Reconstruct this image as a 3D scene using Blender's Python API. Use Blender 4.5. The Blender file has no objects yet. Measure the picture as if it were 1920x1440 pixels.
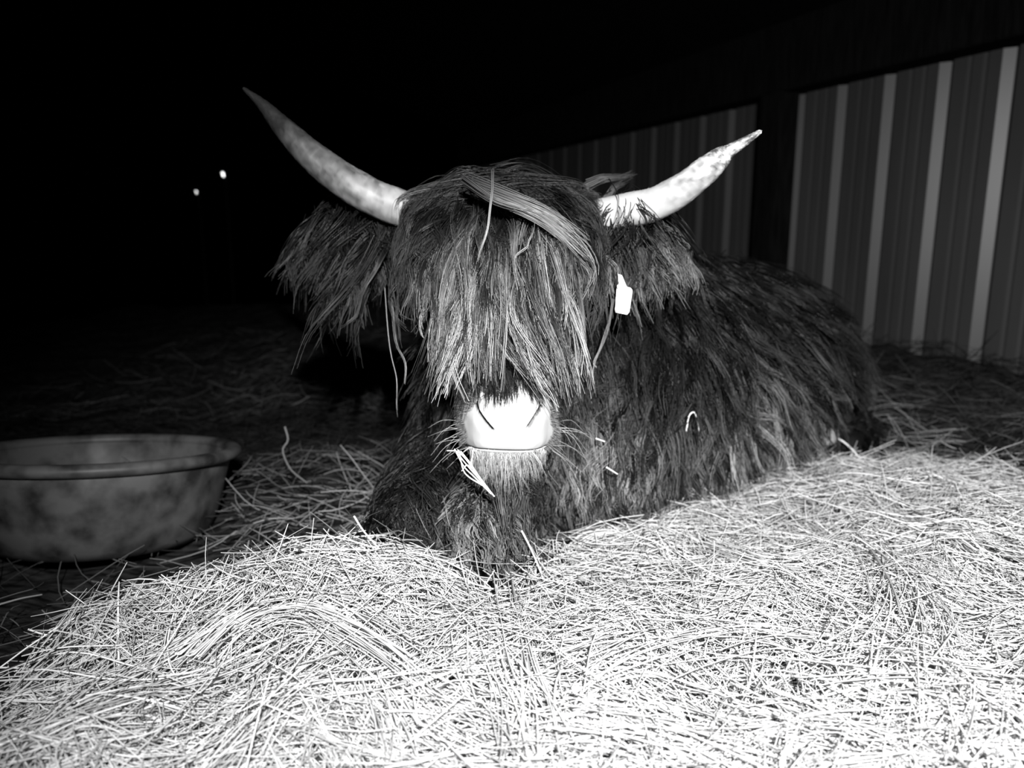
import bpy, bmesh, math
import numpy as np
from mathutils import Vector
from mathutils.bvhtree import BVHTree

scene = bpy.context.scene
C = scene.collection
rng = np.random.default_rng(11)
PI = math.pi

# ------------------------------------------------------------------ camera
PITCH, FPX, CAMZ = math.radians(11.3), 1450.0, 0.75
cam_d = bpy.data.cameras.new('camera')
cam_d.sensor_width = 36.0
cam_d.lens = FPX / 1920 * 36.0
cam_d.clip_start = 0.02
cam_d.dof.use_dof = True
cam_d.dof.focus_distance = 1.22
cam_d.dof.aperture_fstop = 2.9
cam = bpy.data.objects.new('camera', cam_d)
cam.location = (0, 0, CAMZ)
cam.rotation_euler = (PI / 2 - PITCH, 0, 0)
C.objects.link(cam)
scene.camera = cam

# ------------------------------------------------------------------ world, light, exposure
world = bpy.data.worlds.new('night')
scene.world = world
world.use_nodes = True
world.node_tree.nodes['Background'].inputs[0].default_value = (0.0, 0.0, 0.0, 1)
world.node_tree.nodes['Background'].inputs[1].default_value = 0.0

flash_d = bpy.data.lights.new('camera_flash', 'SPOT')     # the photographer's flash, held above the camera and turned to the right
flash_d.energy = 670
flash_d.spot_size = math.radians(87)
flash_d.spot_blend = 1.0
flash_d.shadow_soft_size = 0.025
flash = bpy.data.objects.new('camera_flash', flash_d)
flash.location = (0.16, -0.60, 1.38)
FLASH_AIM = Vector((0.62, 2.2, 0.16))
flash.rotation_euler = (FLASH_AIM - flash.location).to_track_quat('-Z', 'Y').to_euler()
C.objects.link(flash)

scene.view_settings.view_transform = 'Standard'
scene.view_settings.look = 'None'
scene.view_settings.exposure = 0.0
scene.view_settings.gamma = 1.0
scene.view_settings.use_curve_mapping = False
scene.cycles.max_bounces = 5
scene.cycles.diffuse_bounces = 3


# ------------------------------------------------------------------ helpers
def at(px, py, Y):
    """the point at depth Y in the place that the photograph shows at (px, py)"""
    x, y = (px - 960) / FPX, (py - 720) / FPX
    fw = math.cos(PITCH) - y * math.sin(PITCH)
    up = -math.sin(PITCH) - y * math.cos(PITCH)
    s = Y / fw
    return np.array((x * s, Y, CAMZ + up * s))


def norm(v):
    v = np.asarray(v, float)
    return v / np.maximum(np.linalg.norm(v, axis=-1, keepdims=True), 1e-9)


def tag(o, label, cat, group=None, kind=None):
    o['label'] = label
    o['category'] = cat
    if group:
        o['group'] = group
    if kind:
        o['kind'] = kind
    return o


def link(o, parent=None):
    C.objects.link(o)
    if parent:
        o.parent = parent
        o.matrix_parent_inverse = parent.matrix_basis.inverted()
    return o


def mesh_np(name, V, F, mat, parent=None, tone=None, smooth=True):
    """a mesh object out of numpy vertices and quads (or triangles)"""
    me = bpy.data.meshes.new(name)
    V = np.ascontiguousarray(V, np.float32)
    F = np.ascontiguousarray(F, np.int32)
    n, k = F.shape
    me.vertices.add(len(V))
    me.vertices.foreach_set('co', V.ravel())
    me.loops.add(n * k)
    me.loops.foreach_set('vertex_index', F.ravel())
    me.polygons.add(n)
    me.polygons.foreach_set('loop_start', np.arange(0, n * k, k, dtype=np.int32))
    me.polygons.foreach_set('use_smooth', np.full(n, smooth))
    if tone is not None:
        a = me.attributes.new('tone', 'FLOAT', 'POINT')
        a.data.foreach_set('value', np.ascontiguousarray(tone, np.float32).ravel())
    me.update(calc_edges=True)
    me.materials.append(mat)
    o = bpy.data.objects.new(name, me)
    return link(o, parent)


def bm_obj(name, bm, mat, parent=None, smooth=True):
    me = bpy.data.meshes.new(name)
    bmesh.ops.recalc_face_normals(bm, faces=bm.faces)
    for f in bm.faces:
        f.smooth = smooth
    bm.to_mesh(me)
    bm.free()
    me.materials.append(mat)
    return link(bpy.data.objects.new(name, me), parent)


def tubes(paths, radii, sides=3, flat=1.0):
    """N curved strands (N,K,3) with radii (N,K) as closed-sided tubes: vertices and quads"""
    N, K, _ = paths.shape
    t = norm(np.gradient(paths, axis=1))
    main = norm(paths[:, -1] - paths[:, 0])
    ref = norm(np.cross(main, rng.normal(size=(N, 3))))[:, None, :]
    n1 = norm(ref - (ref * t).sum(-1, keepdims=True) * t)
    n2 = np.cross(t, n1)
    a = np.arange(sides) * 2 * PI / sides
    V = paths[:, :, None, :] + radii[:, :, None, None] * (
        n1[:, :, None, :] * np.cos(a)[None, None, :, None] + flat * n2[:, :, None, :] * np.sin(a)[None, None, :, None])
    idx = np.arange(N * K * sides).reshape(N, K, sides)
    nx = np.roll(idx, -1, axis=2)
    F = np.stack([idx[:, :-1], nx[:, :-1], nx[:, 1:], idx[:, 1:]], -1).reshape(-1, 4)
    return V.reshape(-1, 3), F


def strands(name, paths, radii, mat, parent=None, tone=None, sides=3, flat=1.0):
    V, F = tubes(paths, radii, sides, flat)
    T = None if tone is None else np.repeat(tone.reshape(-1), sides)
    return mesh_np(name, V, F, mat, parent, T)


def catmull(pts, K):
    """smooth curves through control points (N,M,3) sampled at K points"""
    pts = np.asarray(pts, float)
    N, M, _ = pts.shape
    P = np.concatenate([2 * pts[:, :1] - pts[:, 1:2], pts, 2 * pts[:, -1:] - pts[:, -2:-1]], 1)
    s = np.linspace(0, M - 1 - 1e-6, K)
    i = s.astype(int)
    u = (s - i)[None, :, None]
    a, b, c, d = P[:, i], P[:, i + 1], P[:, i + 2], P[:, i + 3]
    return 0.5 * (2 * b + (c - a) * u + (2 * a - 5 * b + 4 * c - d) * u ** 2 + (3 * b - a - 3 * c + d) * u ** 3)


def loft_bm(bm, cs, rs, up=(0, 0, 1), seg=20, sub=4, power=2.0):
    """closed tapered body through centres cs with (side, up) radii rs"""
    cs = np.asarray(cs, float)
    rs = np.asarray([(r, r) if np.isscalar(r) else r for r in rs], float)
    K = (len(cs) - 1) * sub + 1
    p = catmull(cs[None], K)[0]
    r = np.stack([np.interp(np.linspace(0, len(cs) - 1, K), np.arange(len(cs)), rs[:, j]) for j in (0, 1)], 1)
    t = norm(np.gradient(p, axis=0))
    cap = []
    for e, sgn in ((0, -1), (-1, 1)):                       # rounded ends
        rows = []
        for th in (25, 50, 72, 87):
            m = min(r[e]) * 0.8
            rows.append((p[e] + sgn * t[e] * m * math.sin(math.radians(th)), r[e] * math.cos(math.radians(th)), t[e]))
        cap.append(rows)
    rows = cap[0][::-1] + [(p[i], r[i], t[i]) for i in range(K)] + cap[1]
    rings = []
    for c, rr, tt in rows:
        side = norm(np.cross(tt, np.asarray(up, float)))
        u = np.cross(side, tt)
        ring = []
        for k in range(seg):
            a = 2 * PI * k / seg
            ca, sa = math.cos(a), math.sin(a)
            f = (abs(ca) ** power + abs(sa) ** power) ** (-1 / power)
            ring.append(bm.verts.new(c + side * rr[0] * ca * f + u * rr[1] * sa * f))
        rings.append(ring)
    for A, B in zip(rings, rings[1:]):
        for k in range(seg):
            bm.faces.new((A[k], A[(k + 1) % seg], B[(k + 1) % seg], B[k]))
    bm.faces.new(rings[0])
    bm.faces.new(rings[-1])


# ------------------------------------------------------------------ materials (black and white photograph: neutral greys)
def new_mat(name, rough=0.6, spec=0.3, base=0.5):
    m = bpy.data.materials.new(name)
    m.use_nodes = True
    b = m.node_tree.nodes['Principled BSDF']
    b.inputs['Base Color'].default_value = (base, base, base, 1)
    b.inputs['Roughness'].default_value = rough
    b.inputs['Specular IOR Level'].default_value = spec
    return m, m.node_tree, b


def tone_mat(name, rough, spec):
    m, nt, b = new_mat(name, rough, spec)
    a = nt.nodes.new('ShaderNodeAttribute')
    a.attribute_name = 'tone'
    nt.links.new(a.outputs['Fac'], b.inputs['Base Color'])
    return m


def noise_mat(name, lo, hi, scale, rough=0.7, spec=0.25, stretch=(1, 1, 1), p0=0.35, p1=0.65, bump=0.0, detail=6, metal=0.0):
    m, nt, b = new_mat(name, rough, spec)
    tc = nt.nodes.new('ShaderNodeTexCoord')
    mp = nt.nodes.new('ShaderNodeMapping')
    mp.inputs['Scale'].default_value = stretch
    n = nt.nodes.new('ShaderNodeTexNoise')
    n.inputs['Scale'].default_value = scale
    n.inputs['Detail'].default_value = detail
    r = nt.nodes.new('ShaderNodeValToRGB')
    r.color_ramp.elements[0].position = p0
    r.color_ramp.elements[1].position = p1
    r.color_ramp.elements[0].color = (lo, lo, lo, 1)
    r.color_ramp.elements[1].color = (hi, hi, hi, 1)
    nt.links.new(tc.outputs['Object'], mp.inputs['Vector'])
    nt.links.new(mp.outputs['Vector'], n.inputs['Vector'])
    nt.links.new(n.outputs['Fac'], r.inputs['Fac'])
    nt.links.new(r.outputs['Color'], b.inputs['Base Color'])
    b.inputs['Metallic'].default_value = metal
    if bump:
        bp = nt.nodes.new('ShaderNodeBump')
        bp.inputs['Strength'].default_value = bump
        bp.inputs['Distance'].default_value = 0.01
        nt.links.new(n.outputs['Fac'], bp.inputs['Height'])
        nt.links.new(bp.outputs['Normal'], b.inputs['Normal'])
    return m


M_HAIR = tone_mat('dark_hair', 0.30, 0.24)
M_HAY = tone_mat('dry_hay', 0.75, 0.15)
M_SKIN = tone_mat('cow_skin', 0.75, 0.1)
M_HORN = tone_mat('horn', 0.5, 0.3)
M_DIRT = noise_mat('trampled_dirt', 0.006, 0.05, 22, rough=0.95, spec=0.05, stretch=(1, 3, 1), bump=0.6)
M_WALL = noise_mat('painted_metal_siding', 0.036, 0.047, 3.0, rough=0.44, spec=0.5, stretch=(1, 1, 0.25))
M_TIMBER = noise_mat('dark_timber', 0.002, 0.006, 9, rough=0.9, spec=0.05, stretch=(6, 6, 0.6))
M_TUB = noise_mat('scuffed_rubber', 0.020, 0.095, 11, rough=0.5, spec=0.35, p0=0.36, p1=0.58, detail=14)
M_TAG, _, _ = new_mat('white_plastic', 0.4, 0.4, 0.9)
M_EYE, _, _ = new_mat('wet_eye', 0.1, 0.6, 0.01)
M_HOOF = noise_mat('hoof_horn', 0.35, 0.6, 30, rough=0.5)
M_BLACK, _, _ = new_mat('black_metal', 0.7, 0.1, 0.004)
M_GLOW, nt_, b_ = new_mat('lit_lamp', 0.5, 0.2, 0.8)
b_.inputs['Emission Color'].default_value = (1, 1, 1, 1)
b_.inputs['Emission Strength'].default_value = 4.0

# ------------------------------------------------------------------ the lie of the bedding: a smooth surface through measured points
PT = []
for px, py, Y in ((60, 1440, .80), (480, 1440, .80), (960, 1440, .80), (1440, 1440, .80), (1900, 1440, .80),
                  (300, 1250, 1.0), (700, 1250, 1.0), (1150, 1250, 1.0), (1600, 1250, 1.0), (1900, 1250, 1.0),
                  (15, 1330, .92), (205, 1125, 1.16), (350, 1085, 1.21), (500, 1060, 1.24), (620, 1035, 1.27), (700, 1028, 1.29), (800, 1065, 1.26), (890, 1100, 1.26),
                  (1000, 1060, 1.43), (1120, 1035, 1.55), (1240, 1010, 1.68), (1330, 965, 1.82), (1450, 910, 2.0), (1560, 880, 2.15), (1650, 860, 2.3),
                  (1300, 1120, 1.3), (1600, 1000, 1.6), (1850, 1100, 1.28), (1900, 930, 1.75), (1750, 880, 2.1), (1800, 780, 2.6), (1900, 740, 2.7)):
    PT.append(at(px, py, Y) - np.array((0, 0, .030 if px < 950 and Y > .9 else .008)))
for x, y, z in ((-.9, .6, -.06), (-.95, .9, -.04), (-.98, 1.2, -.02), (-.7, 1.42, 0), (-.45, 1.5, .02), (-.2, 1.55, .02), (0, 1.6, .03), (-1.4, 1.0, -.03), (-1.4, 1.6, -.01), (-1.1, 1.9, -.01),
                (-.6, 1.9, .02), (-.2, 2.2, .02), (-1.4, 2.4, 0), (-.5, 2.8, .02), (0.4, 2.3, .03), (0.8, 2.6, .03), (-2.5, 1.2, 0), (-2.5, 3.5, 0), (-.5, 4, .02), (1.0, 3.2, .1), (0.9, 4.5, .15),
                (2.063, 3.39, .20), (1.7, 4.1, .20), (1.2, 5.2, .20), (.6, 6.8, .2), (-1, 6.5, .05), (-3, 6, 0), (2.5, 2.3, .2), (2.6, 1.2, .16), (1.6, .6, .14), (2.6, .4, .15), (1.5, 3.0, .17), (0, .3, .14), (-.6, .35, .12), (.8, .3, .14), (3.2, 3.4, .2), (-1.1, .3, -.05), (-3, .3, 0), (-4, 8, 0), (3, 8, .2)):
    PT.append(np.array((x, y, z), float))
PT = np.array(PT)


def tps_k(d2):
    return 0.5 * d2 * np.log(d2 + 1e-12)


_d2 = ((PT[:, None, :2] - PT[None, :, :2]) ** 2).sum(-1)
_n = len(PT)
_A = np.zeros((_n + 3, _n + 3))
_A[:_n, :_n] = tps_k(_d2) + 2e-4 * np.eye(_n)
_A[:_n, _n] = 1
_A[:_n, _n + 1:] = PT[:, :2]
_A[_n:, :_n] = _A[:_n, _n:].T
_w = np.linalg.solve(_A, np.concatenate([PT[:, 2], np.zeros(3)]))


def ground(x, y):
    x, y = np.asarray(x, float), np.asarray(y, float)
    xf, yf = x.ravel(), y.ravel()
    out = np.empty_like(xf)
    for s in range(0, len(xf), 20000):
        q = slice(s, s + 20000)
        d2 = (xf[q, None] - PT[None, :, 0]) ** 2 + (yf[q, None] - PT[None, :, 1]) ** 2
        out[q] = tps_k(d2) @ _w[:_n] + _w[_n] + _w[_n + 1] * xf[q] + _w[_n + 2] * yf[q]
    b = 0.011 * np.sin(9 * xf + 3 * yf) + 0.006 * np.sin(31 * xf - 17 * yf + 2 * np.sin(7 * yf)) + 0.010 * np.sin(-6 * xf + 13 * yf + 1) + 0.005 * np.sin(23 * xf + 9 * yf) + 0.004 * np.sin(17 * yf - 21 * xf + 2)
    return (out + b).reshape(x.shape)


def vnoise(x, y, s, seed=0):
    """soft patchy 0..1 field"""
    r = np.random.default_rng(seed)
    v = 0
    for k in range(7):
        a, ph = r.uniform(0, 2 * PI), r.uniform(0, 2 * PI)
        f = s * r.uniform(.6, 1.7)
        v = v + np.sin(f * (np.cos(a) * x + np.sin(a) * y) + ph)
    return np.clip(0.5 + v / 7, 0, 1)


def grid(xs, ys):
    X, Y = np.meshgrid(xs, ys, indexing='ij')
    nx, ny = X.shape
    i = np.arange(nx * ny).reshape(nx, ny)
    F = np.stack([i[:-1, :-1], i[1:, :-1], i[1:, 1:], i[:-1, 1:]], -1).reshape(-1, 4)
    return X.ravel(), Y.ravel(), F


gx, gy, gF = grid(np.arange(-4, 3.3, .05), np.arange(.2, 8, .05))
gz = ground(gx, gy) - 0.03
g = mesh_np('ground', np.stack([gx, gy, gz], 1), gF, M_DIRT)
tag(g, 'dark trampled dirt and old bedding of the barn floor', 'ground', kind='structure')

# ------------------------------------------------------------------ barn wall, post, header, roof underside
WD = np.array((-math.sin(math.radians(21.6)), math.cos(math.radians(21.6)), 0))     # along the wall, away from the camera
WN = np.array((-WD[1], WD[0], 0))                                                    # into the barn
W0 = np.array((2.063, 3.39, 0))
SP = 0.305


def on_wall(s, d, z):
    return W0 + WD * s + WN * d + np.array((0, 0, z))


prof = []
for k in range(-5, 24):
    s = k * SP
    prof += [(s - .030, 0), (s - .024, -.030), (s + .004, -.030), (s + .044, 0)]
    for q in (.115, .19):
        prof += [(s + q - .012, 0), (s + q, -.004), (s + q + .016, 0)]
zs = (0.05, 1.54)
V = np.array([on_wall(s, d, z) for (s, d) in prof for z in zs])
F = np.array([(2 * i, 2 * i + 1, 2 * i + 3, 2 * i + 2) for i in range(len(prof) - 1)])
w = mesh_np('wall_right', V, F, M_WALL, smooth=False)
tag(w, 'ribbed grey metal siding wall of the barn', 'wall', kind='structure')


def box_bm(bm, s0, s1, d0, d1, z0, z1):
    vs = [bm.verts.new(on_wall(s, d, z)) for s in (s0, s1) for d in (d0, d1) for z in (z0, z1)]
    for f in ((0, 1, 3, 2), (4, 6, 7, 5), (0, 4, 5, 1), (2, 3, 7, 6), (0, 2, 6, 4), (1, 5, 7, 3)):
        bm.faces.new([vs[i] for i in f])


bm = bmesh.new()
box_bm(bm, 3.93 * SP, 4.5 * SP, .035, .17, 0.05, 1.49)
bmesh.ops.bevel(bm, geom=bm.edges[:], offset=.006, segments=2, affect='EDGES')
tag(bm_obj('trim_1', bm, M_TIMBER, smooth=False), 'dark upright timber post standing against the ribbed wall', 'post', kind='structure')
bm = bmesh.new()
box_bm(bm, -5 * SP, 23 * SP, -.05, .16, 1.49, 1.85)
bmesh.ops.bevel(bm, geom=bm.edges[:], offset=.006, segments=2, affect='EDGES')
tag(bm_obj('trim_2', bm, M_TIMBER, smooth=False), 'dark timber header beam along the top of the ribbed wall', 'beam', kind='structure')
bm = bmesh.new()
vs = [bm.verts.new(on_wall(s, d, z)) for s, d, z in ((-5 * SP, -.1, 1.85), (23 * SP, -.1, 1.85), (23 * SP, 2.6, 2.7), (-5 * SP, 2.6, 2.7))]
vt = [bm.verts.new(v.co + Vector((0, 0, .04))) for v in vs]
bm.faces.new(vs)
bm.faces.new(vt)
for i in range(4):
    bm.faces.new((vs[i], vs[(i + 1) % 4], vt[(i + 1) % 4], vt[i]))
tag(bm_obj('ceiling', bm, M_TIMBER, smooth=False), 'unlit sloping roof underside above the ribbed wall', 'roof', kind='structure')

# ------------------------------------------------------------------ cow: body, one continuous surface
P0 = np.array((-.03, 1.60, .815))                      # poll
L = norm((.05, -.629, -.777))                          # down the face
U = norm(np.array((1, 0, 0)) - L[0] * L)
Fn = norm(np.cross(U, L))
if Fn[1] > 0:
    Fn = -Fn


def hd(u, l, h):
    u, l, h = (np.asarray(a, float)[..., None] for a in (u, l, h))
    return P0 + u * U + l * L + h * Fn


AX = norm((.78, .63, 0))
bm = bmesh.new()
# trunk
loft_bm(bm, [(.03, 1.78, .34), (.18, 1.97, .38), (.44, 2.22, .335), (.70, 2.44, .315), (.90, 2.60, .26), (1.00, 2.69, .21)],
        [(.20, .27), (.30, .365), (.35, .33), (.35, .31), (.28, .245), (.17, .16)], seg=28)
# withers and neck
loft_bm(bm, [(.26, 2.06, .47), (.13, 1.92, .50), (.03, 1.80, .58), (-.02, 1.69, .68)], [(.16, .17), (.14, .18), (.12, .17), (.11, .13)], up=(0, -1, .4))
# brisket
loft_bm(bm, [(-.02, 1.71, .50), (-.01, 1.74, .36), (.02, 1.78, .22)], [(.13, .12), (.18, .16), (.17, .15)], up=(0, -1, 0))
# shoulder on the wall side
loft_bm(bm, [(.36, 2.06, .48), (.28, 1.88, .33), (.18, 1.72, .20)], [(.15, .18), (.16, .16), (.12, .12)], up=(0, -1, 0))
# skull
loft_bm(bm, [hd(0, .01, -.08), hd(0, .11, -.075), hd(0, .20, -.07), hd(0, .30, -.065), hd(0, .38, -.07), hd(0, .43, -.08)],
        [(.125, .075), (.135, .095), (.122, .098), (.097, .085), (.082, .07), (.08, .06)], up=Fn, power=2.3)
# jaw and cheeks
loft_bm(bm, [hd(0, .14, -.15), hd(0, .26, -.14), hd(0, .36, -.135), hd(0, .44, -.135)], [(.10, .10), (.092, .085), (.07, .06), (.055, .045)], up=Fn)
# muzzle pad and chin
MUZ = at(953, 787, 1.40)
loft_bm(bm, [MUZ + (0, .05, .012), MUZ + (0, .01, .003), MUZ + (0, -.03, 0), MUZ + (0, -.055, 0)], [(.080, .058), (.090, .062), (.088, .060), (.072, .052)], up=(0, 0, 1), power=3.4, seg=32)
CH = at(950, 850, 1.40)
loft_bm(bm, [CH + (0, .07, .012), CH + (0, .0, .006), CH + (0, -.040, .010)], [(.055, .035), (.064, .032), (.056, .024)], up=(0, 0, 1))
# ears
EL = [at(738, 425, 1.64), at(690, 415, 1.67), at(640, 420, 1.70), at(598, 432, 1.72)]
ER = [at(1125, 425, 1.60), at(1165, 425, 1.60), at(1205, 430, 1.61), at(1238, 438, 1.62)]
for E_ in (EL, ER):
    loft_bm(bm, E_, [(.025, .03), (.022, .055), (.02, .05), (.014, .02)], up=(0, -.3, 1))
# forelegs folded under, knees forward
KN_R = at(903, 985, 1.41)
KN_L = at(778, 985, 1.49)
loft_bm(bm, [(.08, 1.76, .29), (.0, 1.60, .225), KN_R], [.10, .075, .062])
loft_bm(bm, [KN_R, (.02, 1.60, .075), (.12, 1.74, .06)], [.062, .045, .042])
loft_bm(bm, [(-.07, 1.80, .30), (-.16, 1.64, .22), KN_L], [.10, .085, .075])
loft_bm(bm, [KN_L, (-.14, 1.68, .07), (-.06, 1.82, .06)], [.062, .045, .042])
# haunch, stifle, hind leg lying along the ground
loft_bm(bm, [(.95, 2.58, .28), (.90, 2.42, .24), (.78, 2.24, .20)], [(.17, .19), (.17, .18), (.11, .12)], up=(0, 0, 1))
loft_bm(bm, [(.80, 2.24, .16), (1.00, 2.40, .13), (1.12, 2.48, .12)], [.09, .07, .055])
loft_bm(bm, [(1.12, 2.48, .12), (1.09, 2.38, .10), (1.03, 2.28, .105)], [.052, .040, .034])
bmesh.ops.recalc_face_normals(bm, faces=bm.faces)
me0 = bpy.data.meshes.new('highland_cow')
bm.to_mesh(me0)
bm.free()
tmp = bpy.data.objects.new('body_form', me0)
C.objects.link(tmp)
md = tmp.modifiers.new('r', 'REMESH')
md.mode = 'VOXEL'
md.voxel_size = 0.011
sm = tmp.modifiers.new('s', 'SMOOTH')
sm.factor = 0.5
sm.iterations = 6
bpy.context.view_layer.update()
dg = bpy.context.evaluated_depsgraph_get()
me = bpy.data.meshes.new_from_object(tmp.evaluated_get(dg))
bpy.data.objects.remove(tmp)
bpy.data.meshes.remove(me0)

# finer muzzle: nostrils and mouth line
bm = bmesh.new()
bm.from_mesh(me)
zone = [f for f in bm.faces if abs(f.calc_center_median().x - MUZ[0]) < .105 and f.calc_center_median().y < MUZ[1] + .03
        and -.12 < f.calc_center_median().z - MUZ[2] < .085]
es = list({e for f in zone for e in f.edges})
bmesh.ops.subdivide_edges(bm, edges=es, cuts=6, use_grid_fill=True)
zv = [v for v in bm.verts if abs(v.co.x - MUZ[0]) < .10 and v.co.y < MUZ[1] + .03 and -.11 < v.co.z - MUZ[2] < .08]
for _ in range(14):
    bmesh.ops.smooth_vert(bm, verts=zv, factor=.5, use_axis_x=True, use_axis_y=True, use_axis_z=True)


def xz(pts):
    return np.array([at(px, py, 1.345)[[0, 2]] for px, py in pts])


def polyd(q, poly):
    best = np.full(len(q), 9.)
    for a, b in zip(poly, poly[1:]):
        ab = b - a
        t = np.clip(((q - a) @ ab) / (ab @ ab), 0, 1)
        best = np.minimum(best, np.linalg.norm(q - a - t[:, None] * ab, axis=1))
    return best


co = np.array([v.co for v in zv])
q = co[:, [0, 2]]
front = np.clip((MUZ[1] + .0 - co[:, 1]) / .02, 0, 1)
N1 = polyd(q, xz([(893, 757), (897, 767), (911, 783), (924, 796)]))
N1b = polyd(q, xz([(893, 757), (905, 745), (926, 731)]))
N2 = polyd(q, xz([(1013, 762), (1001, 777), (989, 793)]))
N2b = polyd(q, xz([(1013, 762), (1016, 748), (1010, 738)]))
MO = polyd(q, xz([(868, 842), (910, 836), (950, 837), (1000, 839), (1030, 838)]))
AL1 = polyd(q, xz([(885, 778), (905, 800)]))
AL2 = polyd(q, xz([(1020, 783), (1005, 800)]))
dy = 0.045 * np.exp(-(N1 / .0025) ** 4) + 0.012 * np.exp(-(N1b / .0016) ** 2) + 0.045 * np.exp(-(N2 / .0023) ** 4) + 0.004 * np.exp(-(N2b / .0018) ** 2)
dy += 0.012 * np.exp(-(MO / .0015) ** 2) - 0.004 * np.exp(-(AL1 / .012) ** 2) - 0.004 * np.exp(-(AL2 / .012) ** 2)
for v, d in zip(zv, dy * front):
    v.co.y += d
bm.to_mesh(me)
bm.free()
nv = len(me.vertices)
co = np.empty(nv * 3, np.float32)
me.vertices.foreach_get('co', co)
co = co.reshape(-1, 3)


def pale_field(p):
    """1 on the pale muzzle pad and lip, 0 on dark skin"""
    a = np.abs(p[:, 0] - MUZ[0]) / .092
    b = np.where(p[:, 2] > MUZ[2], (p[:, 2] - MUZ[2]) / .072, (MUZ[2] - p[:, 2]) / .088)
    r = (a ** 2.5 + np.abs(b) ** 2.5) ** (1 / 2.5)
    n = .10 * np.sin(90 * p[:, 0] + 40 * p[:, 2]) * np.sin(70 * p[:, 2] - 30 * p[:, 0])
    return np.clip((1.02 + n - r) / .16, 0, 1) * np.clip((MUZ[1] + .012 - p[:, 1]) / .025, 0, 1)


pale = pale_field(co)
tone = .008 + pale * .46
inner = np.minimum(polyd(co[:, [0, 2]], xz([(893, 757), (897, 767), (911, 783), (924, 796)])), polyd(co[:, [0, 2]], xz([(1013, 762), (1001, 777), (989, 793)])) + .0006)
tone = np.where((inner < .0021) & (co[:, 1] < MUZ[1]), .02, tone)      # shade inside the nostril slits, painted into the skin tone
at_ = me.attributes.new('tone', 'FLOAT', 'POINT')
at_.data.foreach_set('value', tone.astype(np.float32))
me.polygons.foreach_set('use_smooth', np.ones(len(me.polygons), bool))
me.materials.clear()
me.materials.append(M_SKIN)
me.name = 'highland_cow'
cow = bpy.data.objects.new('highland_cow', me)
C.objects.link(cow)
tag(cow, 'shaggy black long-horned cow with a pale muzzle lying in the hay', 'cow')

# sample points on the body
me.calc_loop_triangles()
nt_ = len(me.loop_triangles)
tri = np.empty(nt_ * 3, np.int32)
me.loop_triangles.foreach_get('vertices', tri)
tri = tri.reshape(-1, 3)
TA, TB, TC = co[tri[:, 0]], co[tri[:, 1]], co[tri[:, 2]]
cr = np.cross(TB - TA, TC - TA)
area = np.linalg.norm(cr, axis=1) / 2
tnrm = norm(cr)
tcen = (TA + TB + TC) / 3
bvh = BVHTree.FromPolygons([tuple(v) for v in co], [tuple(t) for t in tri])
view = norm(np.array((0, 0, CAMZ)) - tcen)
facing = (view * tnrm).sum(1)


def sample(n, wgt):
    wgt = wgt * area
    k = rng.choice(nt_, n, p=wgt / wgt.sum())
    a, b = rng.random(n), rng.random(n)
    fl = a + b > 1
    a[fl], b[fl] = 1 - a[fl], 1 - b[fl]
    p = TA[k] + a[:, None] * (TB - TA)[k] + b[:, None] * (TC - TA)[k]
    return p.astype(float), tnrm[k].astype(float)


def push_out(paths, eps):
    sh = paths.shape
    f = paths.reshape(-1, 3)
    for i in range(len(f)):
        loc, n, _, d = bvh.find_nearest(Vector(f[i]), .12)
        if loc is not None:
            s = (Vector(f[i]) - loc).dot(n)
            e = eps[i] if np.ndim(eps) else eps
            if s < e:
                f[i] = np.array(loc + n * e)
    return f.reshape(sh)


def seg_d(p, a, b):
    a, b = np.asarray(a, float), np.asarray(b, float)
    t = np.clip(((p - a) @ (b - a)) / ((b - a) @ (b - a)), 0, 1)
    return np.linalg.norm(p - a - t[:, None] * (b - a), axis=1)


def grow(roots, nrm, flow, length, K, lift, grav, wave, rise=(.004, .02), collide=True):
    """guide hairs: leave the skin, follow the flow, sag with gravity, keep outside the body"""
    n = len(roots)
    flow = flow - (flow * nrm).sum(1, keepdims=True) * nrm * .8
    d = norm(norm(flow) + nrm * lift[:, None])
    p = roots.copy()
    out = [p.copy()]
    ph = rng.uniform(0, 2 * PI, (n, 1))
    fr = rng.uniform(.6, 1.4, (n, 1))
    side = norm(np.cross(nrm, flow))
    for k in range(1, K):
        u = k / (K - 1)
        d = norm(d + np.array((0, 0, -1)) * grav + side * wave[:, None] * np.cos(ph + fr * 2 * PI * 1.1 * u) + nrm * .02)
        p = p + d * (length / (K - 1))[:, None]
        out.append(p.copy())
    P = np.stack(out, 1)
    if collide:
        e = np.linspace(rise[0], rise[1], K)
        P[:, 1:] = push_out(P[:, 1:], np.tile(e[1:], n))
    return P


def flesh_out(guides, n_per, spread, clump, jitter, len_var=.25):
    """hairs of each lock: roots spread around the guide, tips drawn together"""
    G, K, _ = guides.shape
    g_ = np.repeat(guides, n_per, 0)
    N = len(g_)
    off = rng.normal(size=(N, 3)) * (np.repeat(spread, n_per)[:, None] if np.ndim(spread) else spread)
    u = np.linspace(0, 1, K)
    cl = (1 - (1 - clump) * u ** .8)[None, :, None]
    frz = rng.normal(size=(N, 3)) * jitter
    P = g_ + off[:, None, :] * cl + frz[:, None, :] * (u ** 2)[None, :, None]
    # hairs of unequal length: re-sample each along its own path
    f = 1 - rng.random(N) * len_var
    s = u[None] * f[:, None] * (K - 1)
    i = np.minimum(s.astype(int), K - 2)
    w_ = (s - i)[..., None]
    r = np.arange(N)[:, None]
    return P[r, i] * (1 - w_) + P[r, i + 1] * w_


def taper(N, K, r0, tip=.25):
    u = np.linspace(0, 1, K)
    return (r0 if np.ndim(r0) else np.full(N, r0))[:, None] * (1 - (1 - tip) * u[None] ** 1.5)


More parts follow.
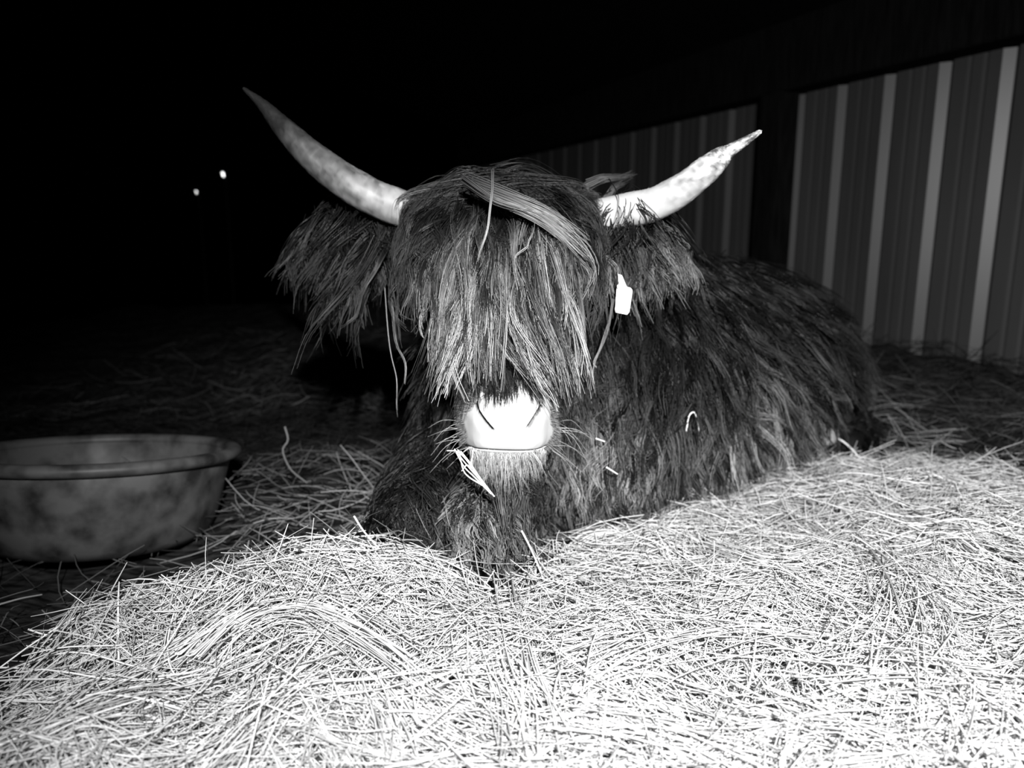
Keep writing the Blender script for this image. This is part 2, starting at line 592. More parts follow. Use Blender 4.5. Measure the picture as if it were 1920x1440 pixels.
# regions of the body surface
dm = 1 - pale_field(tcen)
d_head = np.minimum(seg_d(tcen, hd(0, 0, -.08), hd(0, .44, -.09)), seg_d(tcen, hd(0, .14, -.14), hd(0, .44, -.13)))
is_head = (d_head < .155) & (tcen[:, 1] < 1.70) & (tcen[:, 2] > .33)
vis = np.where(facing > -.25, 1.0, .12)

# coat of the body
wg = np.where(is_head, 0, vis) * (tcen[:, 2] > .03) * np.where(tcen[:, 1] < 1.82, 2.4, 1)
R, Nn = sample(6400, wg)
fl = np.tile(AX * .42 + np.array((0, 0, -1.0)), (len(R), 1))
chest = (R[:, 1] < 1.78)
fl[chest] = np.array((0, -.25, -1.))
ang = 1.0 * (np.sin(7 * R[:, 0] + 5 * R[:, 2]) + np.sin(11 * R[:, 1] - 6 * R[:, 2] + 1) + .7 * np.sin(23 * R[:, 0] + 17 * R[:, 2])) / 2
sd = np.cross(Nn, fl)
fl = fl + sd * (ang * .55 + rng.normal(size=len(R)) * .12)[:, None]
low = np.clip((R[:, 2] - .05) / .3, .62, 1)
legs = np.minimum(seg_d(R, (.0, 1.55, .255), KN_R), seg_d(R, (-.16, 1.64, .22), KN_L)) < .12
ln = (rng.uniform(.10, .25, len(R))) * np.where(chest, .8, 1) * low * np.where(R[:, 0] > .85, .7, 1) * np.where(legs, .8, 1) * np.where(R[:, 0] > .3, 1.25, 1)
ln *= np.where(np.linalg.norm(R - at(1547, 812, 2.24), axis=1) < .20, .35, 1)      # the hind foot is left bare
Gd = grow(R, Nn, fl, ln, 8, rng.uniform(.2, .8, len(R)), .13, rng.uniform(.2, .85, len(R)), rise=(.003, .022))
H = flesh_out(Gd, 13, rng.uniform(.007, .019, len(Gd)), .11, .004, .4)
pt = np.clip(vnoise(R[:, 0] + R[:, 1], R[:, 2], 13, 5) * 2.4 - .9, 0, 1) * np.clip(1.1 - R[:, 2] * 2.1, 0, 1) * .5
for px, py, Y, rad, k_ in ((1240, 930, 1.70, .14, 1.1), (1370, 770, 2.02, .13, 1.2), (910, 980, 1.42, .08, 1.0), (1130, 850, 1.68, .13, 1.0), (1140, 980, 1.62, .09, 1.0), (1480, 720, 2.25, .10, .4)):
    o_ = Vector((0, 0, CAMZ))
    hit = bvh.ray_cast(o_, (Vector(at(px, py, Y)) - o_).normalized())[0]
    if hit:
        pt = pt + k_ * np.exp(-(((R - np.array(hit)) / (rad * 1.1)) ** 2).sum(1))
lt = rng.random(len(Gd)) ** 1.6 * (.04 + pt)                                   # paler locks: light on flank and chest painted into the hair tone
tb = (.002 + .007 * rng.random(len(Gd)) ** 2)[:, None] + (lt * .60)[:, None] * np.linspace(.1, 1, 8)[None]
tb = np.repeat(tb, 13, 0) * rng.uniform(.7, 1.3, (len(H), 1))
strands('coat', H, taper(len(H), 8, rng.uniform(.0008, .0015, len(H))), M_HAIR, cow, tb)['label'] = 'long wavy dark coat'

# short hair of the face
wg = np.where(is_head, np.where(facing > -.3, 1, .2), 0) * (dm > .8) * (np.linalg.norm((tcen - MUZ) / (1, 1.3, .9), axis=1) > .092)
R, Nn = sample(5200, wg)
fl = np.tile(L * 1.0, (len(R), 1)) + np.array((0, 0, -.3)) + (R - hd(0, .25, -.05)) * np.array((2.0, 0, 0))
ln = rng.uniform(.02, .055, len(R))
Gd = grow(R, Nn, fl, ln, 6, rng.uniform(.15, .5, len(R)), .08, rng.uniform(0, .2, len(R)), rise=(.001, .006))
H = flesh_out(Gd, 6, .005, .4, .003)
tb = np.repeat((.006 + .02 * rng.random(len(Gd)))[:, None] * np.linspace(.8, 1.4, 6)[None], 6, 0)
strands('face_hair', H, taper(len(H), 6, .0006), M_HAIR, cow, tb)['label'] = 'short dark face hair'

# pale fuzz round the muzzle, beard and whiskers
nm = norm(tcen - MUZ)
ring = np.clip(1 - np.abs(pale_field(tcen) - .5) * 2, 0, 1) * (facing > -.2)
R, Nn = sample(2600, ring + 1e-9)
fl = (R - MUZ) * np.array((1, .2, 1)) + np.array((0, .02, -.02))
Gd = grow(R, Nn, fl, rng.uniform(.006, .017, len(R)), 5, rng.uniform(.15, .5, len(R)), .04, np.zeros(len(R)), rise=(.0005, .003))
H = flesh_out(Gd, 2, .002, .7, .002)
strands('muzzle_fuzz', H, taper(len(H), 5, .00045), M_HAIR, cow, np.full(H.shape[:2], .30) * rng.uniform(.4, 1.2, (len(H), 1)))['label'] = 'short pale muzzle hair'

mz = at(950, 839, 1.345)[2]
ax_ = np.abs(tcen[:, 0] - MUZ[0])
R, Nn = sample(1000, ((ax_ < .066 - .3 * np.clip(mz - .02 - tcen[:, 2], 0, 1)) & (tcen[:, 2] < mz - .002) & (tcen[:, 2] > mz - .05) & (tcen[:, 1] < MUZ[1] + .02)).astype(float) * (.25 + .75 * (tcen[:, 2] > mz - .018)))
bx = R[:, 0] - MUZ[0]
n = len(R)
fl = np.stack([bx * 5, np.full(n, -.10), np.full(n, -1.0)], 1) + rng.normal(0, .12, (n, 3))
ln = np.where(rng.random(n) < .62, rng.uniform(.010, .028, n), rng.uniform(.02, .10, n) * (1.1 - 9 * np.abs(bx)).clip(.35))
Gd = grow(R, Nn, fl, ln, 7, rng.uniform(.15, .55, n), .10, rng.uniform(0, .25, n), rise=(.0005, .002))
H = flesh_out(Gd, 3, .0024, .3, .002)
tb = np.linspace(.70, .30, 7)[None] * rng.uniform(.4, 1.2, (len(H), 1))
strands('beard', H, taper(len(H), 7, .00055), M_HAIR, cow, tb)['label'] = 'pale wispy chin beard'

n = 28
sd = np.where(rng.random(n) < .5, -1, 1)
Rw = np.stack([MUZ[0] + sd * rng.uniform(.070, .088, n), MUZ[1] + rng.uniform(-.04, .0, n), MUZ[2] - rng.uniform(.0, .06, n)], 1)
Rw = np.array([np.array(bvh.find_nearest(Vector(p))[0]) for p in Rw])
ln = rng.uniform(.03, .075, n)
m1 = Rw + np.stack([sd * ln * .5, -ln * .2, rng.uniform(-.45, .15, n) * ln], 1)
m2 = m1 + (m1 - Rw) * .8 + np.stack([0 * ln, 0 * ln, rng.uniform(-.5, .05, n) * ln], 1)
Gd = catmull(np.stack([Rw, m1, m2], 1), 7)
for s_ in (-1, 1):
    k_ = sd == s_
    strands('whiskers', Gd[k_], taper(k_.sum(), 7, .0004), M_HAIR, cow, np.full((k_.sum(), 7), .5))['label'] = 'white whiskers'

# forelock
KF = 13


def lock(cps, n_per, spread, clump, jit, tone_root, tone_tip, r0=.0007, lv=.25, pw=1.6, wave=.006):
    G_ = catmull(np.array(cps), KF)
    uw = np.linspace(0, 1, KF)[None]
    G_ = G_ + wave * (uw * np.sin(rng.uniform(0, 6.3, (len(G_), 1)) + rng.uniform(7, 14, (len(G_), 1)) * uw) * rng.random((len(G_), 1)))[..., None] * U
    H_ = flesh_out(G_, n_per, spread, clump, jit, lv)
    g_ = len(G_)
    tr = np.broadcast_to(tone_root, g_)[:, None]
    tt = np.broadcast_to(tone_tip, g_)[:, None]
    T_ = tr + (tt - tr) * (np.linspace(0, 1, KF) ** pw)[None]
    T_ = np.repeat(T_, n_per, 0) * rng.uniform(.7, 1.3, (len(H_), 1))
    return H_, taper(len(H_), KF, rng.uniform(.75, 1.25, len(H_)) * r0), T_


parts_ = []
# main curtain over the face
n = 600
kind = rng.choice(4, n, p=[.62, .11, .19, .08])          # shorter fringe, the two long bunches, a few over the nose
sel = lambda a, b, c, d: np.choose(kind, [a, b, c, d])
z0 = np.zeros(n)
g1 = rng.normal(0, 1, n)
ue = sel(rng.uniform(-.195, .195, n), -.125 + .018 * g1, .092 + .020 * g1, -.035 + .022 * g1)
um2 = sel(ue * .98, -.08 + .022 * g1, .045 + .035 * g1, -.03 + .022 * g1)
le = sel(rng.uniform(.23, .375, n) - .9 * np.clip(np.abs(ue) - .12, 0, 1), rng.uniform(.39, .475, n), rng.uniform(.40, .50, n), rng.uniform(.40, .475, n))
ur = um2 * rng.uniform(.3, .8, n) + rng.normal(0, .02, n)
lr = rng.uniform(-.005, .15, n) - .15 * np.abs(ur)
lay = rng.random(n)
h1 = .03 + .05 * lay - 1.3 * (ur ** 2)
h2 = .048 + .055 * lay - 1.6 * (um2 ** 2)
h3 = sel(.05 + .05 * lay, .03 + .03 * lay, .03 + .03 * lay, .03 + .03 * lay) - 1.8 * (ue ** 2)
um1 = ur + (um2 - ur) * .55 + rng.normal(0, .009, n)
um2 = um2 + rng.normal(0, .009, n)
cps = np.stack([hd(ur, lr, .01 + 0 * ur), hd(um1, lr + (le - lr) * .33, h1), hd(um2, lr + (le - lr) * .68, h2), hd(ue, le, h3)], 1)
cps[:, 2] += rng.normal(0, .005, (n, 3))
tip = .03 + .80 * rng.random(n) ** 2.2 * np.where(np.abs(ue) < .16, 1, .4) * np.clip((le - .24) / .12, .12, 1)
parts_.append(lock(cps, 16, rng.uniform(.005, .011, n), .06, .004, .004, tip, lv=.45, pw=3.0, wave=.014, r0=.0009))
# crown hair sweeping out to both sides from the parting
n = 260
s_ = np.where(rng.random(n) < .5, -1, 1)
u0 = -.02 + rng.normal(0, .03, n)
l0 = rng.uniform(-.01, .05, n)
u2 = s_ * rng.uniform(.13, .205, n)
l2 = rng.uniform(.04, .24, n)
hh = rng.uniform(.0, .03, n)
cps = np.stack([hd(u0, l0, .012 + hh), hd(u0 + (u2 - u0) * .45, l0 + rng.uniform(-.02, .03, n), .022 + hh), hd(u2 * .92, l0 + (l2 - l0) * .45, .02 + hh), hd(u2, l2, .0 + hh)], 1)
parts_.append(lock(cps, 16, rng.uniform(.006, .012, n), .15, .004, .004, .015 + .08 * rng.random(n) ** 2, lv=.3))
# thin outer strands hanging beside the face
n = 18
s_ = np.where(rng.random(n) < .6, -1, 1)
ua = s_ * rng.uniform(.165, .21, n)
cps = np.stack([hd(ua * .8, rng.uniform(.0, .12, n), 0 * ua + .01), hd(ua, .17 + 0 * ua, 0 * ua + .015), hd(ua * rng.uniform(.9, 1.05, n), .26 + 0 * ua, 0 * ua + .0), hd(ua * rng.uniform(.8, 1.0, n), rng.uniform(.28, .37, n), -.01 + 0 * ua)], 1)
parts_.append(lock(cps, 5, .004, .2, .003, .02, .10, r0=.0006, lv=.2))
# long curls beside the cheeks
cps = np.stack([[at(735, 560, 1.50), at(742, 640, 1.47), at(760, 680, 1.45), at(758, 722, 1.44)],
                [at(722, 540, 1.52), at(732, 660, 1.49), at(745, 720, 1.47), at(746, 785, 1.46)],
                [at(1150, 560, 1.48), at(1138, 625, 1.46), at(1112, 690, 1.44), at(1117, 748, 1.43)],
                [at(1145, 590, 1.48), at(1125, 650, 1.46), at(1113, 680, 1.44), at(1120, 690, 1.44)]])
parts_.append(lock(cps, 4, .0011, .5, .001, .10, .36, r0=.0007, lv=.1, pw=1))
# the pale lock lying aslant over the brow, and a loose one falling from the parting
cps = np.stack([[at(880, 335 + d, 1.47), at(975, 372 + d, 1.405), at(1040, 402 + d * 1.4, 1.40), at(1112, 455 + d * 2.2, 1.42)] for d in (0, 6, 12, 18, 24)] +
               [[at(870, 335, 1.45), at(930, 375, 1.41), at(1010, 400, 1.40), at(1075, 440, 1.41)]] * 2)
parts_.append(lock(cps, 22, .004, .5, .003, .04, .36, lv=.35, pw=1.1, wave=.001))
cps = np.stack([[at(924, 320, 1.46), at(922, 372, 1.40), at(913, 430, 1.375), at(896, 490, 1.37)], [at(1000, 425, 1.39), at(996, 448, 1.375), at(982, 468, 1.37), at(962, 490, 1.37)]])
parts_.append(lock(cps, 9, .003, .25, .001, .05, .42, lv=.1, pw=1))
PH, RH, TH = (np.concatenate([p[i] for p in parts_]) for i in range(3))
strands('forelock', PH, RH, M_HAIR, cow, TH)['label'] = 'long forelock hanging over the eyes, dark at the crown and pale at the tips'

# hair of the ears
for E_, s_, n in ((EL, -1, 190), (ER, 1, 260)):
    t_ = rng.random(n)
    R = catmull(np.array(E_)[None], 50)[0][(t_ * 49).astype(int)] + rng.normal(0, 1, (n, 3)) * np.array((.010, .015, .014)) - np.array((0, 0, .010))
    out_ = .25 + .9 * t_ * rng.uniform(.5, 1.3, n)
    ln = rng.uniform(.6, 1.0, n) * ((.30 - .14 * t_) if s_ < 0 else (.19 - .05 * t_))
    ln = ln * rng.uniform(.6, 1.2, n)
    a0 = np.radians(rng.uniform(-5, 35, n) + 35 * (1 - t_))
    a1 = np.radians(rng.uniform(55, 105, n))
    pts = [R]
    for k in range(1, 5):
        a_ = a0 + (a1 - a0) * min(1, (k - .5) / 3) + rng.normal(0, .17, n)
        pts.append(pts[-1] + (ln / 4)[:, None] * np.stack([s_ * np.cos(a_), -.35 + rng.normal(0, .2, n), -np.sin(a_)], 1))
    H, rr, T_ = lock(np.stack(pts, 1), 11, rng.uniform(.004, .010, n), .12, .004, .004, (.008 + .10 * rng.random(n) ** 3) if s_ < 0 else (.05 + .32 * rng.random(n) ** 2), lv=.5, r0=.0009)
    strands('ear_hair', H, rr, M_HAIR, cow, T_)['label'] = 'long hair hanging from the ear'

# tufts of the mane standing behind the poll
cps = np.stack([[at(1100, 350, 1.70), at(1128, 337, 1.71), at(1160, 333, 1.72), at(1192, 324 + d, 1.73)] for d in (0, 3, 6, 9)] +
               [[at(1125, 390, 1.70), at(1140, 368, 1.71), at(1155, 350, 1.72), at(1172 + d, 338, 1.73)] for d in (0, 4, 8)])
H, rr, T_ = lock(cps, 16, .004, .5, .004, .12, .05, lv=.3)
strands('mane', H, rr, M_HAIR, cow, T_)['label'] = 'paler tuft of mane behind the poll'

# horns
def horn(pts, rads, tone_f, seedv):
    K = 120
    P_ = catmull(np.array(pts)[None], K)
    r_ = np.interp(np.linspace(0, 1, K), np.linspace(0, 1, len(rads)), rads)
    r_ = r_ * (1 + .02 * np.sin(np.linspace(0, 40, K)) * np.linspace(1, .3, K))
    S = 40
    V_, F_ = tubes(P_, r_[None], S)
    u_ = np.repeat(np.linspace(0, 1, K), S)
    rg = np.random.default_rng(seedv)
    v = V_
    aa = np.tile(np.arange(S) / S, K)
    nz = np.zeros(K * S)
    for nu, na, w_ in ((13, 9, .35), (34, 16, .35), (80, 34, .30)):
        g_ = rg.random((nu + 1, na))
        uu, vv = u_ * (nu - .001), aa * na
        i, j = uu.astype(int), vv.astype(int) % na
        fu, fv = uu - i, vv - np.floor(vv)
        fu, fv = fu * fu * (3 - 2 * fu), fv * fv * (3 - 2 * fv)
        j2 = (j + 1) % na
        nz += w_ * ((g_[i, j] * (1 - fv) + g_[i, j2] * fv) * (1 - fu) + (g_[i + 1, j] * (1 - fv) + g_[i + 1, j2] * fv) * fu)
    V_ = V_ + rg.normal(0, .00035, V_.shape)
    T_ = tone_f(u_, nz)
    tipv = len(V_)
    V_ = np.concatenate([V_, P_[0, -1:] + norm(P_[0, -1:] - P_[0, -2:-1]) * r_[-1]])
    cap = np.array([((K - 1) * S + k, (K - 1) * S + (k + 1) % S, tipv, tipv) for k in range(S)])
    o = bpy.data.objects.new('horn', bpy.data.meshes.new('horn'))
    o.data.from_pydata([tuple(x) for x in V_], [], [tuple(f) for f in F_] + [tuple(c[:3]) for c in cap])
    a = o.data.attributes.new('tone', 'FLOAT', 'POINT')
    a.data.foreach_set('value', np.concatenate([T_, T_[-1:]]).astype(np.float32))
    o.data.polygons.foreach_set('use_smooth', np.ones(len(o.data.polygons), bool))
    o.data.materials.append(M_HORN)
    return link(o, cow)


horn([at(815, 415, 1.61), at(755, 392, 1.58), at(700, 370, 1.57), at(640, 335, 1.57), at(580, 288, 1.58), at(530, 238, 1.60), at(492, 196, 1.61), at(457, 166, 1.62)],
     [.036, .036, .0355, .034, .029, .021, .011, .003],
     lambda u, n_: np.clip((.28 - .265 * np.clip((u - .12) / .6, 0, 1)) * (1 - 2.0 * (n_ - .40) * np.clip(u * 3, 0, 1)), .015, .6), 1)['label'] = 'longer horn, pale at the base and dark towards its tip'  # dark tip partly its own, partly light falloff painted into the tone
horn([at(1100, 412, 1.61), at(1165, 396, 1.58), at(1220, 385, 1.55), at(1275, 357, 1.53), at(1325, 318, 1.51), at(1352, 295, 1.505), at(1368, 283, 1.50), at(1395, 266, 1.49), at(1425, 247, 1.48)],
     [.034, .034, .033, .030, .026, .020, .0125, .0085, .004],
     lambda u, n_: np.clip(.40 - 1.1 * (n_ - .36) * np.clip((u - .22) * 3, 0, 1), .06, .6), 2)['label'] = 'shorter pale horn with a notch below its tip'

# eyes under the forelock, hooves
for s_ in (-1, 1):
    bm = bmesh.new()
    bmesh.ops.create_uvsphere(bm, u_segments=20, v_segments=12, radius=.021)
    bmesh.ops.translate(bm, verts=bm.verts, vec=Vector(hd(s_ * .118, .15, -.05)))
    bm_obj('eye', bm, M_EYE, cow)


def hoof(p, d):
    bm = bmesh.new()
    d = norm(d)
    for s in (-.016, .016):
        sd_ = norm(np.cross(d, (0, 0, 1))) * s
        loft_bm(bm, [p + sd_ - d * .03, p + sd_, p + sd_ + d * .035], [(.017, .03), (.018, .027), (.011, .012)], seg=12)
    return bm_obj('hoof', bm, M_HOOF, cow)


hoof(at(1545, 818, 2.16), np.array((-.6, -.75, -.15)))['label'] = 'pale hind hoof'
hoof(np.array((.15, 1.79, .055)), np.array((.6, .7, 0)))
hoof(np.array((-.04, 1.86, .055)), np.array((.3, .8, 0)))

# ------------------------------------------------------------------ ear tag
T0 = at(1168, 552, 1.50)
tg = bpy.data.objects.new('ear_tag', None)
tg.location = T0
tg.empty_display_size = .03
C.objects.link(tg)
tag(tg, 'white plastic tag hanging from the ear with long hair, below the shorter horn', 'ear tag')
bpy.context.view_layer.update()


def tagpt(px, py, dy=0):
    return at(px, py, 1.50) + np.array((0, dy, 0))


bm = bmesh.new()
out_ = [(1160, 533), (1183, 540), (1186, 545), (1180, 585), (1176, 590), (1155, 586), (1153, 581), (1157, 535)]
fr = [bm.verts.new(tagpt(x, y)) for x, y in out_]
bk = [bm.verts.new(tagpt(x, y, .002)) for x, y in out_]
bm.faces.new(fr)
bm.faces.new(bk[::-1])
for i in range(len(fr)):
    j = (i + 1) % len(fr)
    bm.faces.new((fr[i], bk[i], bk[j], fr[j]))
bmesh.ops.bevel(bm, geom=bm.edges[:], offset=.0005, segments=2, affect='EDGES')
bm_obj('tag_panel', bm, M_TAG, tg, smooth=False)
bm = bmesh.new()
out_ = [(1159, 514), (1166, 516), (1176, 540), (1160, 540)]
fr = [bm.verts.new(tagpt(x, y, -.0005)) for x, y in out_]
bk = [bm.verts.new(tagpt(x, y, .003)) for x, y in out_]
bm.faces.new(fr)
bm.faces.new(bk[::-1])
for i in range(4):
    j = (i + 1) % 4
    bm.faces.new((fr[i], bk[i], bk[j], fr[j]))
bm_obj('tag_neck', bm, M_TAG, tg, smooth=False)
bm = bmesh.new()
bmesh.ops.create_cone(bm, cap_ends=True, segments=20, radius1=.006, radius2=.005, depth=.005)
bmesh.ops.rotate(bm, verts=bm.verts, cent=(0, 0, 0), matrix=__import__('mathutils').Matrix.Rotation(PI / 2, 3, 'X'))
bmesh.ops.translate(bm, verts=bm.verts, vec=Vector(tagpt(1165, 530, -.002)))
bm_obj('stud', bm, M_TAG, tg)

# ------------------------------------------------------------------ feed tub
tub = bpy.data.objects.new('feed_tub', None)
tub.empty_display_size = .1
C.objects.link(tub)
tag(tub, 'scuffed grey rubber feed tub with a rolled rim on the bedding beside the cow', 'tub')


def lathe(profile, S=96, closed=False):
    V_, n_ = [], len(profile)
    for k in range(S):
        a = 2 * PI * k / S
        V_ += [(r * math.cos(a), r * math.sin(a), z) for r, z in profile]
    F_ = []
    for k in range(S):
        for i in range(n_ if closed else n_ - 1):
            i2 = (i + 1) % n_
            F_.append((k * n_ + i, ((k + 1) % S) * n_ + i, ((k + 1) % S) * n_ + i2, k * n_ + i2))
    return np.array(V_, float), np.array(F_)


V_, F_ = lathe([(.001, -.228), (.19, -.228), (.235, -.222), (.262, -.20), (.281, -.15), (.300, -.06), (.312, 0), (.306, .008), (.300, 0), (.288, -.06), (.269, -.15), (.249, -.19), (.22, -.21), (.001, -.213)])
mesh_np('shell', V_, F_, M_TUB, tub)
V_, F_ = lathe([(.310 + .020 * math.cos(a) + .006, -.004 + .0155 * math.sin(a)) for a in np.linspace(0, 2 * PI, 15)[:-1]], closed=True)
mesh_np('rim', V_, F_, M_TUB, tub)['label'] = 'rolled rim'
tub.location = (-1.045, 1.90, .195)
tub.rotation_euler = (math.radians(-9), math.radians(1.0), 0)

# ------------------------------------------------------------------ hay
def straws(n, px, py, lmin, lmax, wid, layer, pitch, tone_lo, tone_hi, flowk, K=6, floor=.004):
    az = flowk * 2.2 * (np.sin(3.1 * px + 1.7 * py) + np.sin(-2.3 * px + 4.1 * py + 1.3)) + rng.normal(0, .65, n)
    ln = lmin + (lmax - lmin) * rng.random(n) ** 1.6
    dx, dy_ = np.cos(az), np.sin(az)
    u = np.linspace(-.5, .5, K)[None]
    bend = rng.normal(0, .35, n)[:, None] * ln[:, None]
    X = px[:, None] + dx[:, None] * ln[:, None] * u - dy_[:, None] * bend * (u ** 2 - .08)
    Y = py[:, None] + dy_[:, None] * ln[:, None] * u + dx[:, None] * bend * (u ** 2 - .08)
    off = layer * rng.random(n)[:, None] + np.tan(np.clip(rng.normal(0, pitch, n), -.95, .95))[:, None] * ln[:, None] * u + rng.normal(0, .12, n)[:, None] * ln[:, None] * (.1 - u ** 2)
    Gz = ground(X, Y)
    Z = Gz * .75 + Gz.mean(1, keepdims=True) * .25 + off
    Z = np.maximum(Z, Gz - floor)
    r_ = np.repeat((wid * rng.uniform(.5, 1.25, n))[:, None], K, 1) * np.array([.75] + [1] * (K - 2) + [.55])[None]
    tn = np.repeat((tone_lo + (tone_hi - tone_lo) * rng.random(n))[:, None], K, 1)
    return np.stack([X, Y, Z], -1), r_, tn


def clear_of_cow(P_, m=.0):
    keep = np.ones(len(P_), bool)
    for i in range(len(P_)):
        for k in (0, len(P_[i]) // 2, -1):
            v = Vector(P_[i][k])
            if v.z < .01 or v.y < 1.3:
                continue
            loc, n_, _, d = bvh.find_nearest(v, .3)
            if loc is not None and (v - loc).dot(n_) < m:
                keep[i] = False
                break
    return keep


def pile_edge(x, y):
    """distance inside the fresh hay pile (negative outside)"""
    xl = -.69 - .10 * (1.0 - y) * 0
    back = np.interp(x, [-.9, -.7, -.55, -.3, -.1, 0, .15, .3, .5, .75, 1.05, 1.5, 2.2], [.85, 1.12, 1.24, 1.28, 1.29, 1.30, 1.55, 1.72, 1.95, 2.22, 2.25, 1.80, 1.5])
    return np.minimum(x - xl, (back - y) * .8)


# the body of the pile and its straws, one heap nobody could count
px_, py_, pF = grid(np.arange(-.80, 2.2, .02), np.arange(.26, 2.6, .02))
ins = pile_edge(px_, py_)
pz = np.where(ins > -.03, ground(px_, py_) - .004, ground(px_, py_) - .06)
keepf = (ins[pF] > -.03).all(1)
pF = pF[keepf]
VS = [np.stack([px_, py_, pz], 1)]
FS = [pF]
TS = [np.full(len(px_), .05)]  # surface under the straws coloured dark, painting shade into the gaps
n = 42000
# denser where it is close to the camera
yy = .30 + 2.2 * rng.random(n) ** 1.35
xx = rng.uniform(-.80, 1.0, n) * np.where(yy > 0, 1, 1)
xx = -.78 + (yy * .80 + 1.15) * rng.random(n)
ok = pile_edge(xx, yy) + rng.normal(0, 1, n) * np.where(xx > .7, .09, .02) > 0
xx, yy = xx[ok], yy[ok]
P_, r_, t_ = straws(len(xx), xx, yy, .04, .24, .0011, .050, .20, .34, .80, 1.8)
kp = clear_of_cow(P_)
P_, r_, t_ = P_[kp], r_[kp], t_[kp]
v, f = tubes(P_, r_, 3)
FS.append(f + sum(len(a) for a in VS))
VS.append(v)
TS.append(np.repeat(t_.reshape(-1), 3))
# long stems lying on top
n = 2600
yy = .35 + 2.0 * rng.random(n) ** 1.2
xx = -.74 + (yy * .80 + .9) * rng.random(n)
ok = pile_edge(xx, yy) > .02
xx, yy = xx[ok], yy[ok]
P_, r_, t_ = straws(len(xx), xx, yy, .14, .36, .0016, .050, .10, .55, .95, 1.0, K=9)
kp = clear_of_cow(P_)
P_, r_, t_ = P_[kp], r_[kp], t_[kp]
v, f = tubes(P_, r_, 3)
# same ring layout, so the two sets join
FS.append(f + sum(len(a) for a in VS))
VS.append(v)
TS.append(np.repeat(t_.reshape(-1), 3))
# swaths of long stems that were pulled out together


def on_ground(px, py):
    Ys = np.arange(.5, 3.5, .005)
    pts = np.array([at(px, py, y) for y in Ys])
    below = np.nonzero(pts[:, 2] < ground(pts[:, 0], pts[:, 1]) + .045)[0]
    return pts[below[0] if len(below) else -1]


for poly, cnt, wid in (([(390, 1250), (470, 1172), (560, 1150), (650, 1182), (760, 1250), (860, 1340)], 44, .020), ([(326, 1085), (320, 1150), (318, 1240), (300, 1330)], 7, .012),
                       ([(930, 1085), (955, 1240), (985, 1330), (1000, 1440)], 50, .030), ([(1085, 1320), (1250, 1370), (1450, 1440)], 34, .034), ([(1640, 1010), (1700, 1130), (1700, 1280)], 60, .030),
                       ([(1060, 1300), (1200, 1225), (1400, 1190), (1560, 1215)], 26, .034), ([(690, 1280), (735, 1370), (755, 1440)], 40, .014), ([(1480, 1275), (1680, 1268), (1910, 1295)], 14, .026),
                       ([(150, 1330), (300, 1250), (470, 1130)], 40, .03), ([(1330, 1020), (1480, 1060), (1600, 1010)], 40, .03)):
    base = catmull(np.array([on_ground(*q_) for q_ in poly])[None], 60)[0]
    tan_ = norm(np.gradient(base, axis=0))
    sde = norm(np.cross(tan_, (0, 0, 1)))
    K_ = 9
    s0 = rng.uniform(-.2, .6, cnt)
    s1 = s0 + rng.uniform(.3, .8, cnt)
    ss = np.clip(s0[:, None] + (s1 - s0)[:, None] * np.linspace(0, 1, K_)[None], 0, 1) * 59
    ii = ss.astype(int).clip(0, 58)
    ff = (ss - ii)[..., None]
    P_ = base[ii] * (1 - ff) + base[ii + 1] * ff
    lat = rng.normal(0, wid, cnt)[:, None] + rng.normal(0, wid * .6, cnt)[:, None] * np.linspace(-1, 1, K_)[None]
    P_ = P_ + sde[ii] * lat[..., None]
    P_[..., 2] = np.maximum(P_[..., 2], ground(P_[..., 0], P_[..., 1]) + .035) + rng.uniform(-.005, .014, cnt)[:, None]
    P_ += np.linspace(0, 1e-4, K_)[None, :, None]
    t_ = np.repeat(rng.uniform(.4, .8, cnt)[:, None], K_, 1)
    v, f = tubes(P_, np.repeat((.0014 * rng.uniform(.6, 1.3, cnt))[:, None], K_, 1), 3)
    FS.append(f + sum(len(a) for a in VS))
    VS.append(v)
    TS.append(np.repeat(t_.reshape(-1), 3))
# ends sticking up along the crest
n = 900
xx = rng.uniform(-.72, 1.2, n)
bk_ = np.interp(xx, [-.9, -.7, -.55, -.3, -.1, 0, .15, .3, .5, .75, 1.05, 1.5, 2.2], [.85, 1.12, 1.24, 1.28, 1.29, 1.30, 1.55, 1.72, 1.95, 2.22, 2.25, 1.80, 1.5])
yy = bk_ - np.abs(rng.normal(0, .06, n))
P_, r_, t_ = straws(n, xx, yy, .03, .10, .0012, .03, .55, .5, .85, .3)
kp = clear_of_cow(P_, .0)
P_, r_, t_ = P_[kp], r_[kp], t_[kp]
v, f = tubes(P_, r_, 3)
FS.append(f + sum(len(a) for a in VS))
VS.append(v)
TS.append(np.repeat(t_.reshape(-1), 3))
hp = mesh_np('hay_pile', np.concatenate(VS), np.concatenate(FS), M_HAY, None, np.concatenate(TS))
tag(hp, 'heap of bright loose dry hay in front of the lying cow', 'hay', kind='stuff')

